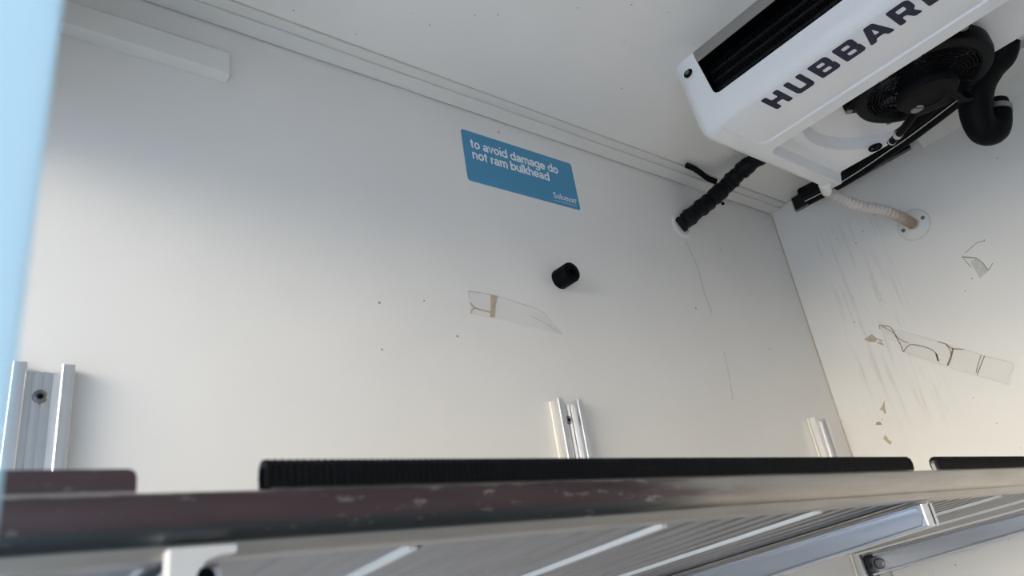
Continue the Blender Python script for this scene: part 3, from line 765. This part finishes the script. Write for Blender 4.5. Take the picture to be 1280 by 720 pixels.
# corners as they sit on the wall
sx0, sx1, sz0, sz1 = -1.1305, -0.8265, -0.1785, -0.0545
lp = rrect(sx0, sx1, sz0, sz1, 0.006, 0, 5)
plate = MB().loft([[(a, -0.0003, b_) for a, b_, _ in lp], [(a, -0.0012, b_) for a, b_, _ in lp]]).build('sticker', 'sign', sg)
def arc(cx, cy, rx, ry, a0, a1, n=14):
    return [(cx + rx * math.cos(R(a0 + (a1 - a0) * i / n)), cy + ry * math.sin(R(a0 + (a1 - a0) * i / n))) for i in range(n + 1)]
OV = arc(.47, .5, .345, .385, 0, 360, 28)
ARCH = lambda x0, x1: [(x0, .0), (x0, .60)] + arc((x0 + x1) / 2, .60, (x1 - x0) / 2, .28, 180, 0) + [(x1, .0)]
GL = {
 'o': ([OV], .94), 'd': ([OV, [(.82, 0), (.82, 1.40)]], .98), 'b': ([[(.14, 0), (.14, 1.40)], [(x + .02, y) for x, y in OV]], .96),
 't': ([[(.27, 1.26), (.27, .26)] + arc(.40, .25, .13, .14, 180, 275, 6), [(.04, .90), (.50, .90)]], .56),
 'a': ([arc(.42, .64, .29, .245, 165, 0, 10) + [(.71, .20), (.75, .0)], [(.71, .52), (.40, .48)] + arc(.34, .29, .23, .185, 95, 290, 10) + [(.58, .17), (.70, .34)]], .88),
 'v': ([[(.06, .98), (.40, .06), (.74, .98)]], .80), 'i': ([[(.15, 0), (.15, .99)], [(.15, 1.20), (.15, 1.40)]], .30), 'l': ([[(.15, 0), (.15, 1.40)]], .30),
 'n': ([ARCH(.15, .73), [(.15, .5), (.15, .99)]], .88), 'm': ([ARCH(.15, .66), ARCH(.66, 1.17), [(.15, .5), (.15, .99)]], 1.32),
 'h': ([ARCH(.15, .73), [(.15, .5), (.15, 1.40)]], .88), 'r': ([[(.15, 0), (.15, .99)], [(.15, .56)] + arc(.42, .58, .26, .28, 170, 85, 8)], .54),
 'u': ([[(.14, .99), (.14, .40)] + arc(.43, .40, .29, .28, 180, 360) + [(.72, .99)], [(.72, .4), (.72, .0)]], .88),
 'g': ([OV, [(.82, .99), (.82, -.04)] + arc(.48, -.06, .34, .25, 0, -155, 10)], .98),
 'e': ([[(.13, .46), (.80, .46)], arc(.47, .5, .345, .385, -5, 325, 24)], .92),
 'k': ([[(.15, 0), (.15, 1.40)], [(.72, .96), (.20, .42)], [(.36, .56), (.76, .02)]], .80),
 'S': ([arc(.52, 1.00, .36, .29, 15, 200, 10) + [(.30, .79), (.75, .62)] + arc(.52, .39, .38, .28, 30, -165, 10)], 1.04), ' ': ([], .40)}
def wall_text(body, xh, x, z, bold, name, sxk=1.0):
    mb = MB(); cx = 0.0; lay = 0
    for ch_ in body:
        st_, adv = GL[ch_]
        for pl in st_:
            P = [Vector(((cx + u) * xh * sxk, v * xh)) for u, v in pl]
            closed = (P[0] - P[-1]).length < 1e-6
            if closed: P = P[:-1]
            n_ = len(P); loops = []; lay += 1; f_ = -0.0015 - 0.00012 * (lay % 4)
            for i in range(n_):
                a_ = P[(i - 1) % n_] if (closed or i) else P[i]; c_ = P[(i + 1) % n_] if (closed or i < n_ - 1) else P[i]
                d_ = (c_ - a_).normalized(); nn = Vector((-d_.y, d_.x)) * bold * xh * 0.5
                l_, r_ = P[i] + nn, P[i] - nn
                loops.append([(x + l_.x, -0.0013, z + l_.y), (x + r_.x, -0.0013, z + r_.y), (x + r_.x, f_, z + r_.y), (x + l_.x, f_, z + l_.y)])
            if closed: loops.append(loops[0])
            mb.loft(loops, cap=not closed)
        cx += adv + 0.035
    return mb.build(name, 'white', sg)
wall_text('to avoid damage do', 0.0164, -1.1120, -0.0955, 0.22, 'message', 0.968)
wall_text('not ram bulkhead', 0.0164, -1.1110, -0.1222, 0.22, 'message', 0.968)
wall_text('Solomon', 0.0108, -0.9035, -0.1640, 0.15, 'logo', 0.94)
o = MB().ring((-0.8355, -0.0014, -0.1535), (0, 1, 0), 0.0018, 0.0004, 16, 5).box(-0.9025, -0.8365, -0.0016, -0.0012, -0.1702, -0.1696).build('logo', 'white', sg)

bs = MB().lathe((-0.932, -0.0005, -0.366), (0, -1, 0), [(0.0215, 0), (0.0215, 0.036), (0.0205, 0.0385), (0.0190, 0.0392), (0.0085, 0.0392), (0.0075, 0.034), (0.0001, 0.034)], 40)
tag(bs.build('rubber_stopper', 'black', None, True), 'black cylindrical rubber stopper sticking out of the left wall below the blue sign', 'stopper')

tr = MB()
xa, xb = -1.93, -1.600
pr = [(0, -0.0485), (-0.006, -0.0485), (-0.0225, -0.077), (-0.0250, -0.080), (-0.0250, -0.116), (-0.0240, -0.1172), (0, -0.1172)]
pr = [(0, -0.0625), (-0.012, -0.064), (-0.0225, -0.0705), (-0.0250, -0.075), (-0.0250, -0.1162), (-0.0240, -0.1172), (0, -0.1172)]
loops = []
for x, kx in ((xa, 1), (xb - 0.004, 1), (xb - 0.001, 0.96), (xb, 0.86)):
    loops.append([(x, min(u * kx, -0.0005), v) for u, v in pr])
tr.loft(loops)
tag(tr.build('trunking_cover', 'trim', None), 'white rectangular trunking cover high on the left wall near the doorway', 'trunking')

# ================================================================== marks left on the walls
def ribbon(mb, pts, wd, plane, off=0.0005, th=0.0004):
    """flat stroke on a wall; plane 'A' = left wall (x, z), 'B' = front wall (y, z)"""
    P = [Vector(p) for p in pts]
    if len(P) > 2:
        P = [Vector((q.x, q.y)) for q in spline([(p.x, p.y, 0) for p in P], len(P) * 4)]
    n_ = len(P); Lf, Rt = [], []
    for i, p in enumerate(P):
        d = (P[min(i + 1, n_ - 1)] - P[max(i - 1, 0)]).normalized(); nn = Vector((-d.y, d.x))
        k_ = wd * (0.6 + 0.5 * abs(math.sin(i * 1.7 + n_))) * 0.5
        Lf.append(p + nn * k_); Rt.append(p - nn * k_)
    def W(q, o_): return (q.x, -o_, q.y) if plane == 'A' else (-o_, q.x, q.y)
    loops = [[W(Lf[i], off), W(Rt[i], off), W(Rt[i], off + th), W(Lf[i], off + th)] for i in range(n_)]
    mb.loft(loops); return mb
def patch(mb, pts, plane, off=0.0003, th=0.0003):
    def W(q, o_): return (q[0], -o_, q[1]) if plane == 'A' else (-o_, q[0], q[1])
    mb.loft([[W(p, off) for p in pts], [W(p, off + th) for p in pts]]); return mb

tpb = thing('tape_residue', (0, -0.30, -0.54), 'long strip of torn clear tape with brown glue lines on the front wall', 'tape')
patch(MB(), [(-0.1847, -0.4329), (-0.433, -0.6273), (-0.4084, -0.6678), (-0.2161, -0.5184)], 'B').build('film', 'film', tpb)
mb = MB()
for s_, wd in (([(-0.1847, -0.4329), (-0.1833, -0.4439)], .002), ([(-0.1847, -0.4329), (-0.2093, -0.4492), (-0.2137, -0.4766), (-0.2175, -0.5004), (-0.217, -0.5179), (-0.2276, -0.5115), (-0.2396, -0.5079), (-0.2587, -0.5176), (-0.2773, -0.5318), (-0.2879, -0.5482), (-0.2864, -0.5654)], .0026),
    ([(-0.1907, -0.4391), (-0.211, -0.4642), (-0.2208, -0.4868), (-0.2365, -0.502)], .002), ([(-0.3024, -0.5233), (-0.3175, -0.536), (-0.3268, -0.5501), (-0.3485, -0.5605)], .0024),
    ([(-0.3286, -0.5497), (-0.318, -0.5661), (-0.3021, -0.5849)], .0048), ([(-0.3175, -0.536), (-0.3202, -0.5547), (-0.3163, -0.569)], .0022),
    ([(-0.3794, -0.5856), (-0.3673, -0.6009), (-0.3543, -0.62)], .0020), ([(-0.3854, -0.5898), (-0.369, -0.6083), (-0.3553, -0.6254)], .0022), ([(-0.2885, -0.5495), (-0.2862, -0.5680)], .0050)):
    ribbon(MB(), s_, wd * 0.85, 'B', 0.0008).build('glue_line', 'brown', tpb)
mb = MB()
for s_ in ([(-0.2173, -0.4573), (-0.2779, -0.5031), (-0.3091, -0.5276), (-0.3512, -0.5616), (-0.3933, -0.5967), (-0.433, -0.6273), (-0.4065, -0.6542)], [(-0.2243, -0.525), (-0.2594, -0.5521), (-0.2849, -0.5736), (-0.3149, -0.598), (-0.3444, -0.62), (-0.3918, -0.6542), (-0.4084, -0.6678)]):
    ribbon(MB(), s_, 0.0011, 'B', 0.0007).build('film_edge', 'pale', tpb)
mb = patch(MB(), [(-0.1349, -0.454), (-0.1591, -0.4479), (-0.1640, -0.4580), (-0.1681, -0.4648), (-0.1600, -0.4712), (-0.1439, -0.4632)], 'B', 0.0006)
for s_ in ([(-0.168, -0.466), (-0.1795, -0.4745)], [(-0.1700, -0.4725), (-0.1780, -0.4860)], [(-0.1640, -0.4735), (-0.1740, -0.4830)]):
    ribbon(mb, s_, 0.003, 'B', 0.0007)
tag(mb.build('tape_residue', 'tan'), 'small tan patch of glue beside the long torn tape on the front wall', 'tape')

tpa = thing('tape_residue', (-1.08, 0, -0.45), 'faint torn tape strip on the left wall with a beige bar, below the blue sign', 'tape')
patch(MB(), [(-1.1662, -0.4261), (-0.9848, -0.453), (-0.9516, -0.4893), (-1.1034, -0.4749), (-1.1701, -0.472)], 'A').build('film', 'film', tpa)
mb = MB()
for s_ in ([(-1.1667, -0.45), (-1.1571, -0.4586), (-1.1418, -0.4606), (-1.1242, -0.4631)], [(-1.1571, -0.4586), (-1.1643, -0.4627), (-1.1675, -0.4697)], [(-1.1023, -0.429), (-1.1117, -0.4486)]):
    ribbon(MB(), s_, 0.0026, 'A', 0.0008).build('glue_line', 'tan', tpa)
mb = MB()
patch(mb, [(-1.1172, -0.427), (-1.1018, -0.426), (-1.1090, -0.447), (-1.1154, -0.4723), (-1.1259, -0.4728), (-1.1200, -0.447)], 'A', 0.0007)
mb.build('glue_bar', 'tan', tpa)
mb = MB()
for s_ in ([(-1.1653, -0.426), (-1.1135, -0.4265), (-1.0534, -0.4346), (-1.0103, -0.4415), (-0.9848, -0.453)], [(-1.1662, -0.4261), (-1.1683, -0.4403)], [(-1.0287, -0.4584), (-0.996, -0.4691), (-0.9591, -0.488)], [(-0.9865, -0.4722), (-0.9668, -0.4762), (-0.9543, -0.4896)]):
    ribbon(MB(), s_, 0.0011, 'A', 0.0007).build('film_edge', 'pale', tpa)

tpc = thing('tape_residue', (0, -0.455, -0.38), 'small torn grey tape scrap on the front wall right of the hose flange', 'tape')
patch(MB(), [(-0.4375, -0.3711), (-0.4515, -0.3682), (-0.4685, -0.406), (-0.4418, -0.4166)], 'B').build('film', 'pale', tpc)
mb = MB(); ribbon(mb, [(-0.4253, -0.3517), (-0.4518, -0.3673)], 0.0024, 'B', 0.0008); mb.build('glue_line', 'brown', tpc)
mb = MB()
for s_ in ([(-0.4348, -0.3455), (-0.4481, -0.3413), (-0.4668, -0.3345), (-0.4838, -0.3377)], [(-0.4518, -0.3673), (-0.4609, -0.385), (-0.4643, -0.4051), (-0.4798, -0.3941)], [(-0.4275, -0.3582), (-0.4343, -0.3829)]):
    ribbon(MB(), s_, 0.0016, 'B', 0.0007).build('film_edge', 'greyscuff', tpc)

for pts_, mt_, lab in (([(-0.1209, -0.6288), (-0.1306, -0.6172), (-0.1257, -0.6354), (-0.1233, -0.6491), (-0.1191, -0.6504), (-0.117, -0.6394), (-0.1096, -0.6377)], 'tan', 'topmost small brown chip on the front wall near the corner'),
                       ([(-0.0873, -0.6687), (-0.0932, -0.6638), (-0.1009, -0.6647), (-0.1037, -0.6733), (-0.0953, -0.6728)], 'greyscuff', 'small dark grey chip between two brown chips on the front wall'),
                       ([(-0.0935, -0.7066), (-0.1028, -0.6996), (-0.1067, -0.7139), (-0.1126, -0.7205), (-0.1048, -0.7261), (-0.1002, -0.7173)], 'tan', 'lowest small tan chip on the front wall above the shelf edging')):
    tag(patch(MB(), pts_, 'B', 0.0005).build('paint_chip', mt_), lab, 'chip', 'chips on the front wall')
mb = MB(); ribbon(mb, [(-0.4637, -0.1768), (-0.4588, -0.2067), (-0.4466, -0.2564), (-0.4478, -0.3226), (-0.4397, -0.3794)], 0.0030, 'A', 0.0004)
ribbon(mb, [(-0.4347, -0.4785), (-0.4436, -0.549), (-0.4529, -0.5979)], 0.0018, 'A', 0.0004)
tag(mb.build('dirt_run', 'pale'), 'thin grey dirt run trickling down the left wall below the pipe collar', 'stain')
